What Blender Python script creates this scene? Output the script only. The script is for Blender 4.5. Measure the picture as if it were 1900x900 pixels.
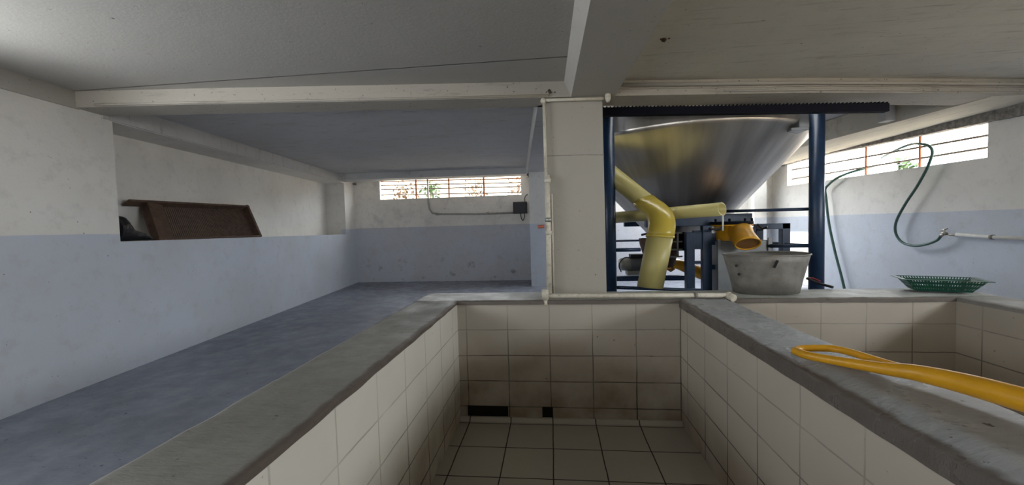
import bpy, bmesh, math, random
from mathutils import Vector, Matrix, noise
random.seed(7)
for o in list(bpy.data.objects): bpy.data.objects.remove(o)
SC = bpy.context.scene; COL = SC.collection
V = Vector
# ------------------------------------------------------------------ camera
EYE = V((0, 0, 1.72)); FPX = 729.83
yaw, pitch, roll = .0999, .0422, .0276
fw = V((-math.sin(yaw)*math.cos(pitch), math.cos(yaw)*math.cos(pitch), -math.sin(pitch)))
r0 = V((math.cos(yaw), math.sin(yaw), 0)); u0 = r0.cross(fw)
rt = math.cos(roll)*r0 - math.sin(roll)*u0
up = math.sin(roll)*r0 + math.cos(roll)*u0
cd = bpy.data.cameras.new('camera'); cam = bpy.data.objects.new('camera', cd); COL.objects.link(cam)
cam.matrix_world = Matrix(((rt.x, up.x, -fw.x, EYE.x), (rt.y, up.y, -fw.y, EYE.y), (rt.z, up.z, -fw.z, EYE.z), (0, 0, 0, 1)))
cd.sensor_width = 36; cd.lens = 36*FPX/1900; cd.clip_start = .05; cd.clip_end = 200
SC.camera = cam
# ------------------------------------------------------------------ light and exposure
SC.view_settings.view_transform = 'Standard'; SC.view_settings.look = 'None'
SC.view_settings.gamma = 1; SC.view_settings.use_curve_mapping = False
SC.view_settings.exposure = 1.15
SKY = 6.5
w = bpy.data.worlds.new('sky'); SC.world = w; w.use_nodes = True
bgn = w.node_tree.nodes['Background']; bgn.inputs[0].default_value = (.93, .97, 1.0, 1); bgn.inputs[1].default_value = SKY
SC.cycles.max_bounces = 12; SC.cycles.diffuse_bounces = 8; SC.cycles.glossy_bounces = 5
SC.cycles.sample_clamp_indirect = 8; SC.cycles.caustics_reflective = False
sl = bpy.data.lights.new('sun', 'SUN'); sl.energy = 4; sl.angle = .02; sl.color = (1, .9, .72)
sun = bpy.data.objects.new('sun', sl); COL.objects.link(sun)
sun.rotation_euler = V((.62, .08, -.75)).to_track_quat('-Z', 'Y').to_euler()
def portal(c, direction, sx, sy):
    l = bpy.data.lights.new('daylight_portal', 'AREA'); l.shape = 'RECTANGLE'; l.size = sx; l.size_y = sy
    l.cycles.is_portal = True
    o = bpy.data.objects.new('daylight_portal', l); COL.objects.link(o); o.location = c
    o.rotation_euler = V(direction).to_track_quat('-Z', 'Y').to_euler()
portal((5.2, 7.0, 2.6), (-1, 0, 0), 3.9, .6)
portal((-2.5, 9.7, 2.7), (0, -1, 0), 3.6, .5)
portal((5.2, .55, 2.37), (-1, 0, 0), 4.3, .85)
portal((-4.2, 1.0, 2.45), (1, 0, 0), 2.0, .78)
portal((-2.9, -3.2, 1.75), (0, 1, 0), 1.4, 1.1)
portal((1.86, 5.92, 3.3), (0, 0, -1), 3.37, 3.45)
portal((2.9, 8.45, 3.33), (0, 0, -1), 1.5, 1.6)  # guides sky light through the added rear roof opening
portal((3.1, 9.7, 2.61), (0, -1, 0), 1.65, .72)

# ------------------------------------------------------------------ helpers
def px(x, y, ax, v):
    """world point on the plane axis=v that lies along one sight line of the survey photograph"""
    d = fw + rt*((x-950)/FPX) - up*((y-450)/FPX)
    i = 'xyz'.index(ax); return EYE + d*((v-EYE[i])/d[i])
LA, LB = -3.8039, -.1166
def lwx(y): return LA + LB*y
def pxl(x, y, off=0):
    d = fw + rt*((x-950)/FPX) - up*((y-450)/FPX)
    t = (LA - off)/(d.x - LB*d.y); return EYE + d*t

class MB:
    def __init__(s): s.v = []; s.f = []; s.sm = []
    def add(s, vs, fs, smooth=False):
        n = len(s.v); s.v += [tuple(a) for a in vs]; s.f += [tuple(i+n for i in f) for f in fs]; s.sm += [smooth]*len(fs); return s
    def box(s, x0, x1, y0, y1, z0, z1):
        return s.hexa([(x0,y0,z0),(x1,y0,z0),(x1,y1,z0),(x0,y1,z0)], [(x0,y0,z1),(x1,y0,z1),(x1,y1,z1),(x0,y1,z1)])
    def hexa(s, b, t):
        return s.add(list(b)+list(t), [(3,2,1,0),(4,5,6,7),(0,1,5,4),(1,2,6,5),(2,3,7,6),(3,0,4,7)])
    def obox(s, c, ax, ay, az):
        c, ax, ay, az = V(c), V(ax), V(ay), V(az)
        q = [c-ax-ay-az, c+ax-ay-az, c+ax+ay-az, c-ax+ay-az]
        return s.hexa(q, [p+2*az for p in q])
    def bar(s, a, b, w, h=None, upv=(0,0,1)):
        a, b = V(a), V(b); h = h or w; d = b-a; u = V(upv)
        if abs(d.normalized().dot(u)) > .95: u = V((0,1,0))
        sd = d.cross(u).normalized(); u2 = sd.cross(d).normalized()
        return s.obox((a+b)/2, d/2, sd*w/2, u2*h/2)
    def tube(s, pts, r, seg=16, cap=True, zs=1.0, inner=None):
        P = [V((p[0], p[1], p[2]/zs)) for p in pts]; n = len(P)
        R = r if isinstance(r, (list, tuple)) else [r]*n
        T = [((P[min(i+1,n-1)]-P[max(i-1,0)]).normalized()) for i in range(n)]
        u = T[0].orthogonal().normalized(); vs = []; fs = []
        for i in range(n):
            u = (u - T[i]*u.dot(T[i])).normalized(); v = T[i].cross(u)
            for k in range(seg):
                a = 2*math.pi*k/seg; q = P[i] + (u*math.cos(a)+v*math.sin(a))*R[i]
                vs.append((q.x, q.y, q.z*zs))
        for i in range(n-1):
            for k in range(seg):
                k2 = (k+1) % seg; fs.append((i*seg+k, i*seg+k2, (i+1)*seg+k2, (i+1)*seg+k))
        s.add(vs, fs, True)
        if cap: s.add(vs[:seg], [tuple(range(seg))[::-1]]); s.add(vs[-seg:], [tuple(range(seg))])
        return s
    def lathe(s, prof, c, seg=48, sy=1.0, rot=None):
        vs = []; fs = []; n = len(prof); c = V(c)
        for r, z in prof:
            for k in range(seg):
                a = 2*math.pi*k/seg; q = V((r*math.cos(a), r*math.sin(a)*sy, z))
                if rot: q = rot @ q
                vs.append(c+q)
        for i in range(n-1):
            for k in range(seg):
                k2 = (k+1) % seg; fs.append((i*seg+k, i*seg+k2, (i+1)*seg+k2, (i+1)*seg+k))
        return s.add(vs, fs, True)
    def sphere(s, c, r, seg=16, sc=(1,1,1)):
        prof = [(max(1e-4, math.sin(math.pi*i/8))*r, -math.cos(math.pi*i/8)*r) for i in range(9)]
        n = len(s.v); s.lathe(prof, (0,0,0), seg); c = V(c)
        for i in range(n, len(s.v)):
            q = s.v[i]; s.v[i] = (c.x+q[0]*sc[0], c.y+q[1]*sc[1], c.z+q[2]*sc[2])
        return s
    def build(s, name, mat, parent=None, bevel=0, solid=0, fix=True):
        me = bpy.data.meshes.new(name)
        off = ROOT.get(parent.name, V()) if parent else None
        if parent is None:
            xs = [v[0] for v in s.v]; ys = [v[1] for v in s.v]; zs_ = [v[2] for v in s.v]
            off = V(((min(xs)+max(xs))/2, (min(ys)+max(ys))/2, min(zs_)))
        me.from_pydata([tuple(V(v)-off) for v in s.v], [], s.f)
        for p, k in zip(me.polygons, s.sm): p.use_smooth = k
        if fix:
            bm = bmesh.new(); bm.from_mesh(me); bmesh.ops.remove_doubles(bm, verts=bm.verts, dist=1e-5)
            bmesh.ops.recalc_face_normals(bm, faces=bm.faces); bm.to_mesh(me); bm.free()
        me.materials.append(mat)
        o = bpy.data.objects.new(name, me); COL.objects.link(o)
        if parent: o.parent = parent; ROOT[o.name] = off
        else: o.location = off; ROOT[o.name] = off
        if solid:
            m = o.modifiers.new('solid', 'SOLIDIFY'); m.thickness = solid; m.offset = 0
        if bevel:
            m = o.modifiers.new('bevel', 'BEVEL'); m.width = bevel; m.segments = 2; m.limit_method = 'ANGLE'; m.angle_limit = .6
        return o
ROOT = {}
def thing(name, loc, label, cat, group=None):
    o = bpy.data.objects.new(name, None); COL.objects.link(o); o.location = loc; o.empty_display_size = .1
    ROOT[o.name] = V(loc); return tag(o, label, cat, group)
def tag(o, label, cat, group=None, kind=None):
    o['label'] = label; o['category'] = cat
    if group: o['group'] = group
    if kind: o['kind'] = kind
    return o
def struct(o): o['kind'] = 'structure'; return o
def panel(us, vs, fn, holes, back):
    """a wall slab over a grid of cells; holes = set of (i, j); fn(i, j, u, v) -> front point; back = offset of the rear face"""
    m = MB(); nu, nv = len(us), len(vs); F = [V(fn(i, j, us[i], vs[j])) for j in range(nv) for i in range(nu)]
    B = [p+V(back) for p in F]; n = len(F); fs = []
    solid = lambda i, j: 0 <= i < nu-1 and 0 <= j < nv-1 and (i, j) not in holes
    for j in range(nv-1):
        for i in range(nu-1):
            if not solid(i, j): continue
            a, b, c, d = j*nu+i, j*nu+i+1, (j+1)*nu+i+1, (j+1)*nu+i
            fs += [(a, b, c, d), (a+n, d+n, c+n, b+n)]
            if not solid(i, j-1): fs.append((a, a+n, b+n, b))
            if not solid(i, j+1): fs.append((d, c, c+n, d+n))
            if not solid(i-1, j): fs.append((a, d, d+n, a+n))
            if not solid(i+1, j): fs.append((b, b+n, c+n, c))
    return m.add(F+B, fs)
def smooth(a, b, x):
    t = max(0, min(1, (x-a)/(b-a))); return t*t*(3-2*t)
def spline(pts, n=8):
    P = [V(p) for p in pts]; P = [P[0]*2-P[1]] + P + [P[-1]*2-P[-2]]; out = []
    for i in range(1, len(P)-2):
        a, b, c, d = P[i-1:i+3]
        for k in range(n):
            t = k/n; out.append(.5*((2*b)+(c-a)*t+(2*a-5*b+4*c-d)*t*t+(3*b-a-3*c+d)*t**3))
    return out+[P[-2]]

# ------------------------------------------------------------------ materials
class NT:
    def __init__(s, name):
        s.m = bpy.data.materials.new(name); s.m.use_nodes = True; s.t = s.m.node_tree; s.b = s.t.nodes['Principled BSDF']
        s.pos = s.n('ShaderNodeNewGeometry').outputs['Position']
    def n(s, ty, **k):
        q = s.t.nodes.new(ty)
        for a, b in k.items(): setattr(q, a, b)
        return q
    def link(s, a, b): s.t.links.new(a, b)
    def set(s, inp, v):
        if hasattr(v, 'links') or hasattr(v, 'is_linked'): s.link(v, inp)
        else:
            inp.default_value = (*v, 1) if isinstance(v, tuple) and len(v) == 3 and len(inp.default_value) == 4 else v
    def math(s, op, a, b=None, clamp=False):
        q = s.n('ShaderNodeMath', operation=op, use_clamp=clamp); s.set(q.inputs[0], a)
        if b is not None: s.set(q.inputs[1], b)
        return q.outputs[0]
    def noise(s, scale, detail=4, rough=.55, vec=None, stretch=None):
        vec = vec or s.pos
        if stretch:
            mp = s.n('ShaderNodeVectorMath', operation='MULTIPLY'); s.link(vec, mp.inputs[0]); mp.inputs[1].default_value = stretch; vec = mp.outputs[0]
        q = s.n('ShaderNodeTexNoise'); s.link(vec, q.inputs['Vector'])
        q.inputs['Scale'].default_value = scale; q.inputs['Detail'].default_value = detail; q.inputs['Roughness'].default_value = rough
        return q.outputs['Fac']
    def ramp(s, f, a, b, lo=0., hi=1.):
        q = s.n('ShaderNodeMapRange', clamp=True); s.set(q.inputs[0], f)
        for i, v in enumerate((a, b, lo, hi)): s.set(q.inputs[i+1], v)
        return q.outputs[0]
    def mix(s, f, a, b):
        q = s.n('ShaderNodeMix', data_type='RGBA'); s.set(q.inputs[0], f); s.set(q.inputs[6], a); s.set(q.inputs[7], b); return q.outputs[2]
    def xyz(s):
        q = s.n('ShaderNodeSeparateXYZ'); s.link(s.pos, q.inputs[0]); return q.outputs
    def bump(s, h, strength=.2, dist=.01):
        q = s.n('ShaderNodeBump'); s.link(h, q.inputs['Height']); q.inputs['Strength'].default_value = strength; q.inputs['Distance'].default_value = dist
        s.link(q.outputs[0], s.b.inputs['Normal']); return s
    def out(s, col, rough=.7, metal=0., spec=.5):
        s.set(s.b.inputs['Base Color'], col); s.set(s.b.inputs['Roughness'], rough); s.set(s.b.inputs['Metallic'], metal)
        s.b.inputs['Specular IOR Level'].default_value = spec
        return s.m
def plain(name, col, rough=.5, metal=0., var=.15, scale=12, dirt=None, spec=.5):
    s = NT(name); c2 = tuple(x*(1-var) for x in col)
    c = s.mix(s.ramp(s.noise(scale), .35, .65), col, c2)
    if dirt: c = s.mix(s.ramp(s.noise(scale*2.3, 6), .55, .75, 0, .7), c, dirt)
    s.bump(s.noise(scale*6), .12, .004)
    return s.out(c, rough, metal, spec)
def plaster(name, col, low=None, zline=1.75, spot=.66, rough=.75, patch=None, streak=None, lowstain=False):
    s = NT(name); c = col
    if low:
        z = s.math('ADD', s.xyz()[2], s.math('MULTIPLY', s.noise(3), .016))
        c = s.mix(s.ramp(z, zline+.004, zline+.012), low, col)
    c = s.mix(s.ramp(s.noise(1.3, 5), .4, .7, 0, .22), c, (.42, .40, .36))
    c = s.mix(s.ramp(s.noise(7, 8, .7), .52, .72, 0, .25), c, (.36, .34, .31))
    c = s.mix(s.ramp(s.noise(34, 3, .6), spot, spot+.04, 0, .8), c, (.09, .075, .06))
    if patch: c = s.mix(s.ramp(s.noise(2.2, 6, .6), .55, .7, 0, .6), c, patch)
    if lowstain:
        b_ = s.math('MULTIPLY', s.ramp(s.noise(2.3, 7, .72), .56, .66), s.ramp(s.xyz()[2], .75, 1.05, .75, 0)); c = s.mix(b_, c, (.10, .095, .085))
    if streak: c = s.mix(s.ramp(s.noise(2.5, 7, .7, stretch=streak), .56, .68, 0, .45), c, (.16, .14, .11))
    s.bump(s.noise(45, 6, .65), .25, .008)
    return s.out(c, rough, spec=.35)
def tiles(name, axu, u0_, tu, axv, v0_, tv, col, fade=True, dirt_z=None):
    s = NT(name); X = s.xyz(); g = None
    wob = s.math('MULTIPLY', s.math('SUBTRACT', s.noise(4), .5), .012)
    for a, o, t in ((axu, u0_, tu), (axv, v0_, tv)):
        q = s.math('ADD', s.math('SUBTRACT', X[a], o), wob)
        fr = s.math('FRACT', s.math('ADD', s.math('DIVIDE', q, t), 50.5))
        d = s.math('MULTIPLY', s.math('ABSOLUTE', s.math('SUBTRACT', fr, .5)), t)
        m = s.ramp(d, .0028, .0058, 1, 0); g = m if g is None else s.math('MAXIMUM', g, m)
    fac = g
    if fade:
        h = s.ramp(X[2], .25, .95, 1.0, .30)
        fac = s.math('MULTIPLY', g, s.math('MULTIPLY', h, s.ramp(s.noise(2.6, 4), .3, .58, .25, 1)))
    base = s.mix(s.ramp(s.noise(1.1, 4), .35, .7), col, tuple(x*.86 for x in col))
    if dirt_z:
        dz = s.math('MULTIPLY', s.ramp(X[2], .0, dirt_z, 1, 0), s.ramp(s.noise(3.2, 5), .3, .68))
        base = s.mix(s.math('MULTIPLY', dz, .85), base, (.17, .10, .045))
    base = s.mix(s.ramp(s.noise(30, 3), .73, .75, 0, .8), base, (.09, .07, .05))
    s.bump(s.math('ADD', s.math('MULTIPLY', g, -1), s.math('MULTIPLY', s.noise(3), .5)), .3, .004)
    return s.out(s.mix(fac, base, (.020, .014, .010)), s.mix(g, (.28,)*3, (.8,)*3), spec=.45)
def cement(name, col, wear=None, rough=.5, streaks=(1, 4, 1), bmp=(.35, .012)):
    s = NT(name)
    c = s.mix(s.ramp(s.noise(1.5, 5), .35, .65), col, tuple(x*.72 for x in col))
    c = s.mix(s.ramp(s.noise(9, 8, .7, stretch=streaks), .5, .72, 0, .5), c, tuple(x*.5 for x in col))
    c = s.mix(s.ramp(s.noise(26, 4), .68, .72, 0, .9), c, (.05, .04, .03))
    if wear:   # (axis, position, direction): worn brown arris
        d = s.math('MULTIPLY', s.math('SUBTRACT', s.xyz()[wear[0]], wear[1]), wear[2])
        d = s.math('ADD', d, s.math('MULTIPLY', s.math('SUBTRACT', s.noise(11, 6), .5), .05))
        c = s.mix(s.ramp(d, .012, .03, .85, 0), c, (.085, .06, .045))
    s.bump(s.noise(14, 9, .7, stretch=streaks), *bmp)
    r = s.ramp(s.noise(6, 5), .35, .65, rough-.1, rough+.18)
    return s.out(c, r, spec=.5)

WHITE = (.80, .785, .75); BLUE = (.585, .63, .71)
M = {}
M['wall'] = plaster('two_tone_wall_paint', WHITE, BLUE, spot=.71)
M['wall_white'] = plaster('white_wall_paint', WHITE, spot=.72)
M['wall_back'] = plaster('stained_two_tone_paint', (.88, .85, .80), (.58, .60, .66), 1.76, spot=.68, lowstain=True, patch=(.52, .51, .50))
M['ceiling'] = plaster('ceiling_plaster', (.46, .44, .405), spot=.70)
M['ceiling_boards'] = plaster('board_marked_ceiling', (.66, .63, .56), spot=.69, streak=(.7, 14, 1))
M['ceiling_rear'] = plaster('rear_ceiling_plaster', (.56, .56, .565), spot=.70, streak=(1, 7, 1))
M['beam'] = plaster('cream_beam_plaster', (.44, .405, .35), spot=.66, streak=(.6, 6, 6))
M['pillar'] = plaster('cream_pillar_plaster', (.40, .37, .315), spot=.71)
M['form'] = plaster('board_marked_concrete', (.66, .62, .52), spot=.7, streak=(9, .5, 1))
M['rough'] = plain('rough_mortar', (.30, .28, .26), .9, var=.5, scale=20, dirt=(.08, .07, .06))
TILE_SHADED = (.48, .435, .375)  # darker copy of the white tile, with wall shade put into the colour
M['t_back'] = tiles('white_tiles_back', 0, 1.0637-.366, .366, 2, .125, .2285, TILE_SHADED, dirt_z=.9)
M['t_left'] = tiles('white_tiles_lit_left', 1, 2.13, .36, 2, .125, .2285, (.70, .67, .59), dirt_z=.7)  # paler copy of the same tile, side light put into its colour
M['t_right'] = tiles('white_tiles_divider', 1, 1.80, .358, 2, .125, .2285, TILE_SHADED, dirt_z=.45)
M['t_back2'] = tiles('white_tiles_second_basin', 0, 1.817, .34, 2, .17, .2285, TILE_SHADED, dirt_z=.3)
M['t_right2'] = tiles('white_tiles_second_basin_side', 1, 3.2, .358, 2, .17, .2285, TILE_SHADED, dirt_z=.3)
M['t_floor'] = tiles('floor_tiles', 0, 1.0637-.366+.012, .366, 1, 2.965, .365, (.42, .385, .32), fade=False)
M['cement_l'] = cement('grey_cement_rim', (.23, .225, .205), (0, -.8435, -1))
M['cement_b'] = cement('pale_cement_rim', (.46, .47, .44), (1, 3.39, 1), .42, streaks=(2, 3, 1))
M['cement_d'] = cement('wet_cement_rim', (.42, .44, .455), (0, 1.0637, 1), .27, bmp=(.6, .014))
M['cement_r'] = cement('side_cement_rim', (.36, .35, .33))
M['floor'] = cement('blue_grey_floor', (.26, .285, .35), None, .5, (1, 3, 1))
M['steel_blue'] = plain('navy_steel_paint', (.014, .040, .095), .38, .0, .3, 9)
M['black_blue'] = plain('dark_steel', (.004, .005, .012), .75, 0, spec=.2)
def stainless():
    s = NT('brushed_stainless'); X = s.xyz()
    ang = s.math('ARCTAN2', s.math('SUBTRACT', X[1], 5.92), s.math('SUBTRACT', X[0], 1.86))
    cv = s.n('ShaderNodeCombineXYZ'); s.link(ang, cv.inputs[0]); s.link(s.math('MULTIPLY', X[2], .12), cv.inputs[1])
    a = s.noise(6.0, 3, .55, vec=cv.outputs[0]); c = s.mix(s.ramp(a, .35, .65), (.85, .79, .72), (.60, .55, .49))
    tn = s.n('ShaderNodeTangent', direction_type='RADIAL', axis='Z'); s.link(tn.outputs[0], s.b.inputs['Tangent'])
    s.b.inputs['Anisotropic'].default_value = .6
    s.bump(a, .06, .05)
    return s.out(c, .36, 1.0)
M['stainless'] = stainless()
M['pvc_yellow'] = plain('pale_yellow_pvc', (.52, .45, .17), .4, var=.12, scale=3)
M['pvc_elbow'] = plain('yellow_pvc_elbow', (.58, .44, .07), .22, var=.1, scale=4)
M['pvc_cream'] = plain('cream_pvc', (.68, .63, .52), .45, dirt=(.25, .2, .15))
M['pvc_white'] = plain('white_pvc', (.72, .72, .68), .45)
M['tin'] = plain('galvanised_tin', (.26, .245, .22), .6, .2, .35, 7, dirt=(.16, .12, .09))
M['cabinet'] = plain('grey_sheet_metal', (.26, .27, .28), .42, .3, .2, 4)
M['orange'] = plain('orange_yellow_enamel', (.80, .40, .02), .35, var=.2, scale=8)
M['orange_in'] = plain('dark_orange_brown', (.26, .12, .03), .7)  # darker, rougher orange for the disc in the spout and the hub
M['tool'] = plain('yellow_plastic_handle', (.72, .36, .012), .38, var=.15, scale=9)
M['rust'] = plain('rusty_iron', (.13, .075, .05), .8, var=.45, scale=15, dirt=(.05, .03, .02))
M['bar_rust'] = plain('red_oxide_bars', (.38, .13, .05), .7)
M['bar_grey'] = plain('grey_brown_bars', (.20, .16, .12), .7)
M['black'] = plain('black_plastic', (.012, .012, .015), .5)
M['dark'] = plain('drain_shade_black', (.006, .005, .004), .9)
M['green'] = plain('green_basket_plastic', (.006, .075, .045), .4)
M['hose'] = plain('green_rubber_hose', (.05, .12, .10), .45)
M['brass'] = plain('worn_chrome', (.5, .47, .42), .35, .9)
M['copper'] = plain('red_valve_handle', (.42, .12, .06), .5)
M['motor'] = plain('cast_aluminium', (.42, .42, .38), .4, .6)
M['mud'] = plain('brown_mud_nest', (.12, .08, .05), .9, var=.5, scale=40)
M['leaf'] = plain('sunlit_leaves', (.035, .085, .012), .6, var=.5, scale=6)
M['leaf2'] = plain('dry_leaves', (.10, .05, .018), .7, var=.5, scale=9)
M['soil'] = plain('outside_soil', (.40, .32, .22), .9, var=.3, scale=3)
M['red'] = plain('red_cable', (.35, .04, .05), .5)

# ------------------------------------------------------------------ room shell
FZ = .39; ZB = 2.87; ZC = 3.01
# floor of the room
m = MB(); m.box(-5.4, -.9, -3.1, 9.9, FZ-.2, FZ); struct(m.build('floor', M['floor']))
m = MB(); m.box(-1.1, 5.4, 3.6, 9.9, FZ-.2, FZ-.001); m.box(3.3, 5.4, -3.1, 3.7, FZ-.2, FZ-.002); m.box(-1.1, 3.4, -3.1, -1.1, FZ-.2, FZ-.003); struct(m.build('floor', M['floor']))
# left wall: lower part and jambs, with a deep niche and (near the photographer) a high window
ys = [-3.1, .0, 2.0, 3.46, 8.90, 9.62]; zs = [FZ-.2, 1.65, 2.05, 2.84, 3.02]
def lf(i, j, y, z):
    if j == 1 and i == 3: z = 1.672
    if j == 1 and i == 4: z = 1.63
    if j == 3: z = 2.835
    return (lwx(y), y, z)
struct(panel(ys, zs, lf, {(3, 1), (3, 2), (1, 2)}, (-.10, 0, 0)).build('wall_left', M['wall']))
# niche: its shelf, back, far and near jambs
def nb(y): return lwx(y)-.46
m = MB()
m.add([(lwx(3.46)-.1,3.46,1.672),(lwx(8.9)-.1,8.9,1.63),(nb(8.9)-.1,8.9,1.63),(nb(3.46)-.1,3.46,1.672)], [(0,1,2,3)])
m.hexa([(nb(3.3),3.3,1.3),(nb(9.1),9.1,1.3),(nb(9.1)-.1,9.1,1.3),(nb(3.3)-.1,3.3,1.3)], [(nb(3.3),3.3,3.02),(nb(9.1),9.1,3.02),(nb(9.1)-.1,9.1,3.02),(nb(3.3)-.1,3.3,3.02)])
for y0, y1 in ((3.3, 3.46), (8.9, 9.1)):
    m.hexa([(lwx(y0)-.1,y0,1.3),(lwx(y1)-.1,y1,1.3),(nb(y1)-.02,y1,1.3),(nb(y0)-.02,y0,1.3)], [(lwx(y0)-.1,y0,3.02),(lwx(y1)-.1,y1,3.02),(nb(y1)-.02,y1,3.02),(nb(y0)-.02,y0,3.02)])
m.hexa([(lwx(3.46)-.1,3.46,2.835),(lwx(8.9)-.1,8.9,2.835),(nb(8.9),8.9,2.835),(nb(3.46),3.46,2.835)], [(lwx(3.46)-.1,3.46,3.02),(lwx(8.9)-.1,8.9,3.02),(nb(8.9),8.9,3.02),(nb(3.46),3.46,3.02)])
m.hexa([(lwx(3.3)-.1,3.3,1.3),(lwx(9.1)-.1,9.1,1.3),(nb(9.1),9.1,1.3),(nb(3.3),3.3,1.3)], [(lwx(3.3)-.1,3.3,1.671),(lwx(9.1)-.1,9.1,1.629),(nb(9.1),9.1,1.629),(nb(3.3),3.3,1.671)])
struct(m.build('wall_niche', M['wall_white']))
# back wall: window on the left, hidden opening added behind the hopper for light
xs = [-5.5, -4.25, -.70, 2.3, 3.95, 5.35]; zz = [FZ-.2, 2.25, 2.47, 2.975, 3.4]
struct(panel(xs, zz, lambda i, j, x, z: (x, 9.54, z), {(1, 2), (3, 1), (3, 2)}, (0, .22, 0)).build('wall_back', M['wall_back']))
# right wall: long window beyond, an unseen one added beside the photographer for side light
RX = 5.03
yy = [-3.1, -1.6, 2.7, 5.10, 8.97, 9.62]; zz = [FZ-.2, 2.36, 2.80, 3.4]
def rf(i, j, y, z):
    if j == 1: z = {3: 2.36, 4: 2.409, 1: 1.95, 2: 1.95}.get(i, z)
    if j == 2: z = {3: 2.765, 4: 2.92}.get(i, z)
    return (RX, y, z)
struct(panel(yy, zz, rf, {(3, 1), (1, 1)}, (.20, 0, 0)).build('wall_right', M['wall']))
# wall behind the photographer with a small unseen opening added for light
xs = [-4.6, -3.6, -2.2, 5.35]; zz = [FZ-.2, 1.2, 2.3, 3.4]
struct(panel(xs, zz, lambda i, j, x, z: (x, -3.05, z), {(1, 1)}, (0, -.2, 0)).build('wall_front', M['wall_white']))
m = MB(); m.box(-5.9, -4.0, -1.2, 3.2, 3.03, 3.15); struct(m.build('trim_sun_shade', M['wall_white']))   # unseen overhang added to keep the sun out of the near window
# ceilings
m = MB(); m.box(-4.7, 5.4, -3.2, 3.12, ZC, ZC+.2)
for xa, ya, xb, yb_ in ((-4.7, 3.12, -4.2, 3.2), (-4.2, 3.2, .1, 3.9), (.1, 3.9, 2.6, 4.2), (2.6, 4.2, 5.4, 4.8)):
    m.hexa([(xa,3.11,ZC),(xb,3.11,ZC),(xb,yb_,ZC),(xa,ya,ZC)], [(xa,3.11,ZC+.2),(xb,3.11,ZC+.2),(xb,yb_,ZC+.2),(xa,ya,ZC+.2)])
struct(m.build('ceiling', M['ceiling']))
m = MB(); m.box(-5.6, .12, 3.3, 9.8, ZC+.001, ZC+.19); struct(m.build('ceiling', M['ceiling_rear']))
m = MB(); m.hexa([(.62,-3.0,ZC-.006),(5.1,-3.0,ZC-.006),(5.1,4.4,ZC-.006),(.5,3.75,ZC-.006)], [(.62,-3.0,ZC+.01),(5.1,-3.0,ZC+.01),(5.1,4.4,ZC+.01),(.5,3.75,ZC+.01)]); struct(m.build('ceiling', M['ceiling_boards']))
HX, HY, HR = 1.86, 5.92, 1.57
NG = 24; gx = [HX-1.74+3.48*i/NG for i in range(NG+1)]; gy = [HY-1.74+3.48*i/NG for i in range(NG+1)]
xs = [.02]+gx+[5.4]; yv = [3.9]+gy+[9.25, 9.8]
hol = {(i+1, j+1) for i in range(NG) for j in range(NG) if math.hypot((gx[i]+gx[i+1])/2-HX, (gy[j]+gy[j+1])/2-HY) < 1.70} | {(i, NG+1) for i in range(15, NG+1)}  # roof opening behind the hopper, added to light the back corner
struct(panel(xs, yv, lambda i, j, x, y: (x, y, 3.16), hol, (0, 0, .16)).build('ceiling', M['ceiling_rear']))

# beams
fr = [(-4.20, 3.12), (-2.93, 3.258), (-1.66, 3.42), (.6, 3.69), (2.39, 3.93), (4.64, 4.36), (5.1, 4.46)]
rr = [(-4.20, 3.40), (-2.93, 3.55), (-1.66, 3.70), (.54, 3.98), (2.63, 4.33), (4.81, 4.80), (5.1, 4.86)]
m = MB()
for a, b, c, d in zip(fr, fr[1:], rr[1:], rr):
    m.hexa([(*a, ZB), (*b, ZB), (*c, ZB), (*d, ZB)], [(*a, 3.18), (*b, 3.18), (*c, 3.18), (*d, 3.18)])
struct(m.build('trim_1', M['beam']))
m = MB()   # stepped plaster fillets on the face of the beam
for z0, z1, o_ in ((ZB+.055, ZB+.066, .012),):
    for a, b in zip(fr[3:], fr[4:]):
        m.hexa([(a[0],a[1]-o_,z0),(b[0],b[1]-o_,z0),(b[0],b[1]+.02,z0),(a[0],a[1]+.02,z0)], [(a[0],a[1]-o_,z1),(b[0],b[1]-o_,z1),(b[0],b[1]+.02,z1),(a[0],a[1]+.02,z1)])
m2 = MB(); m2.v = m.v; m2.f = m.f; m2.sm = m.sm; struct(m2.build('trim_2', M['beam'], bevel=.003))
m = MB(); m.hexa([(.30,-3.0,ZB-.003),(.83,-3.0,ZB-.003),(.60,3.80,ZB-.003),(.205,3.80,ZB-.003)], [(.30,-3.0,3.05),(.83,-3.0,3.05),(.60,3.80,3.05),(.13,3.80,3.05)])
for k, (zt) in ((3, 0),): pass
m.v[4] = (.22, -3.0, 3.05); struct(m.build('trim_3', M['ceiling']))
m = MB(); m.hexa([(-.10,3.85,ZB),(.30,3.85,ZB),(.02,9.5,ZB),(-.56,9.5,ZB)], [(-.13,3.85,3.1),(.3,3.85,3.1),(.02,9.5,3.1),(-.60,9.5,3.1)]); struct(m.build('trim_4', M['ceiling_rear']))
m = MB(); m.hexa([(-5.0,8.55,ZB),(-.45,8.80,ZB),(-.45,9.2,ZB),(-5.0,9.0,ZB)], [(-5.0,8.55,3.1),(-.45,8.80,3.1),(-.45,9.2,3.1),(-5.0,9.0,3.1)]); struct(m.build('trim_5', M['ceiling_rear']))
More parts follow.
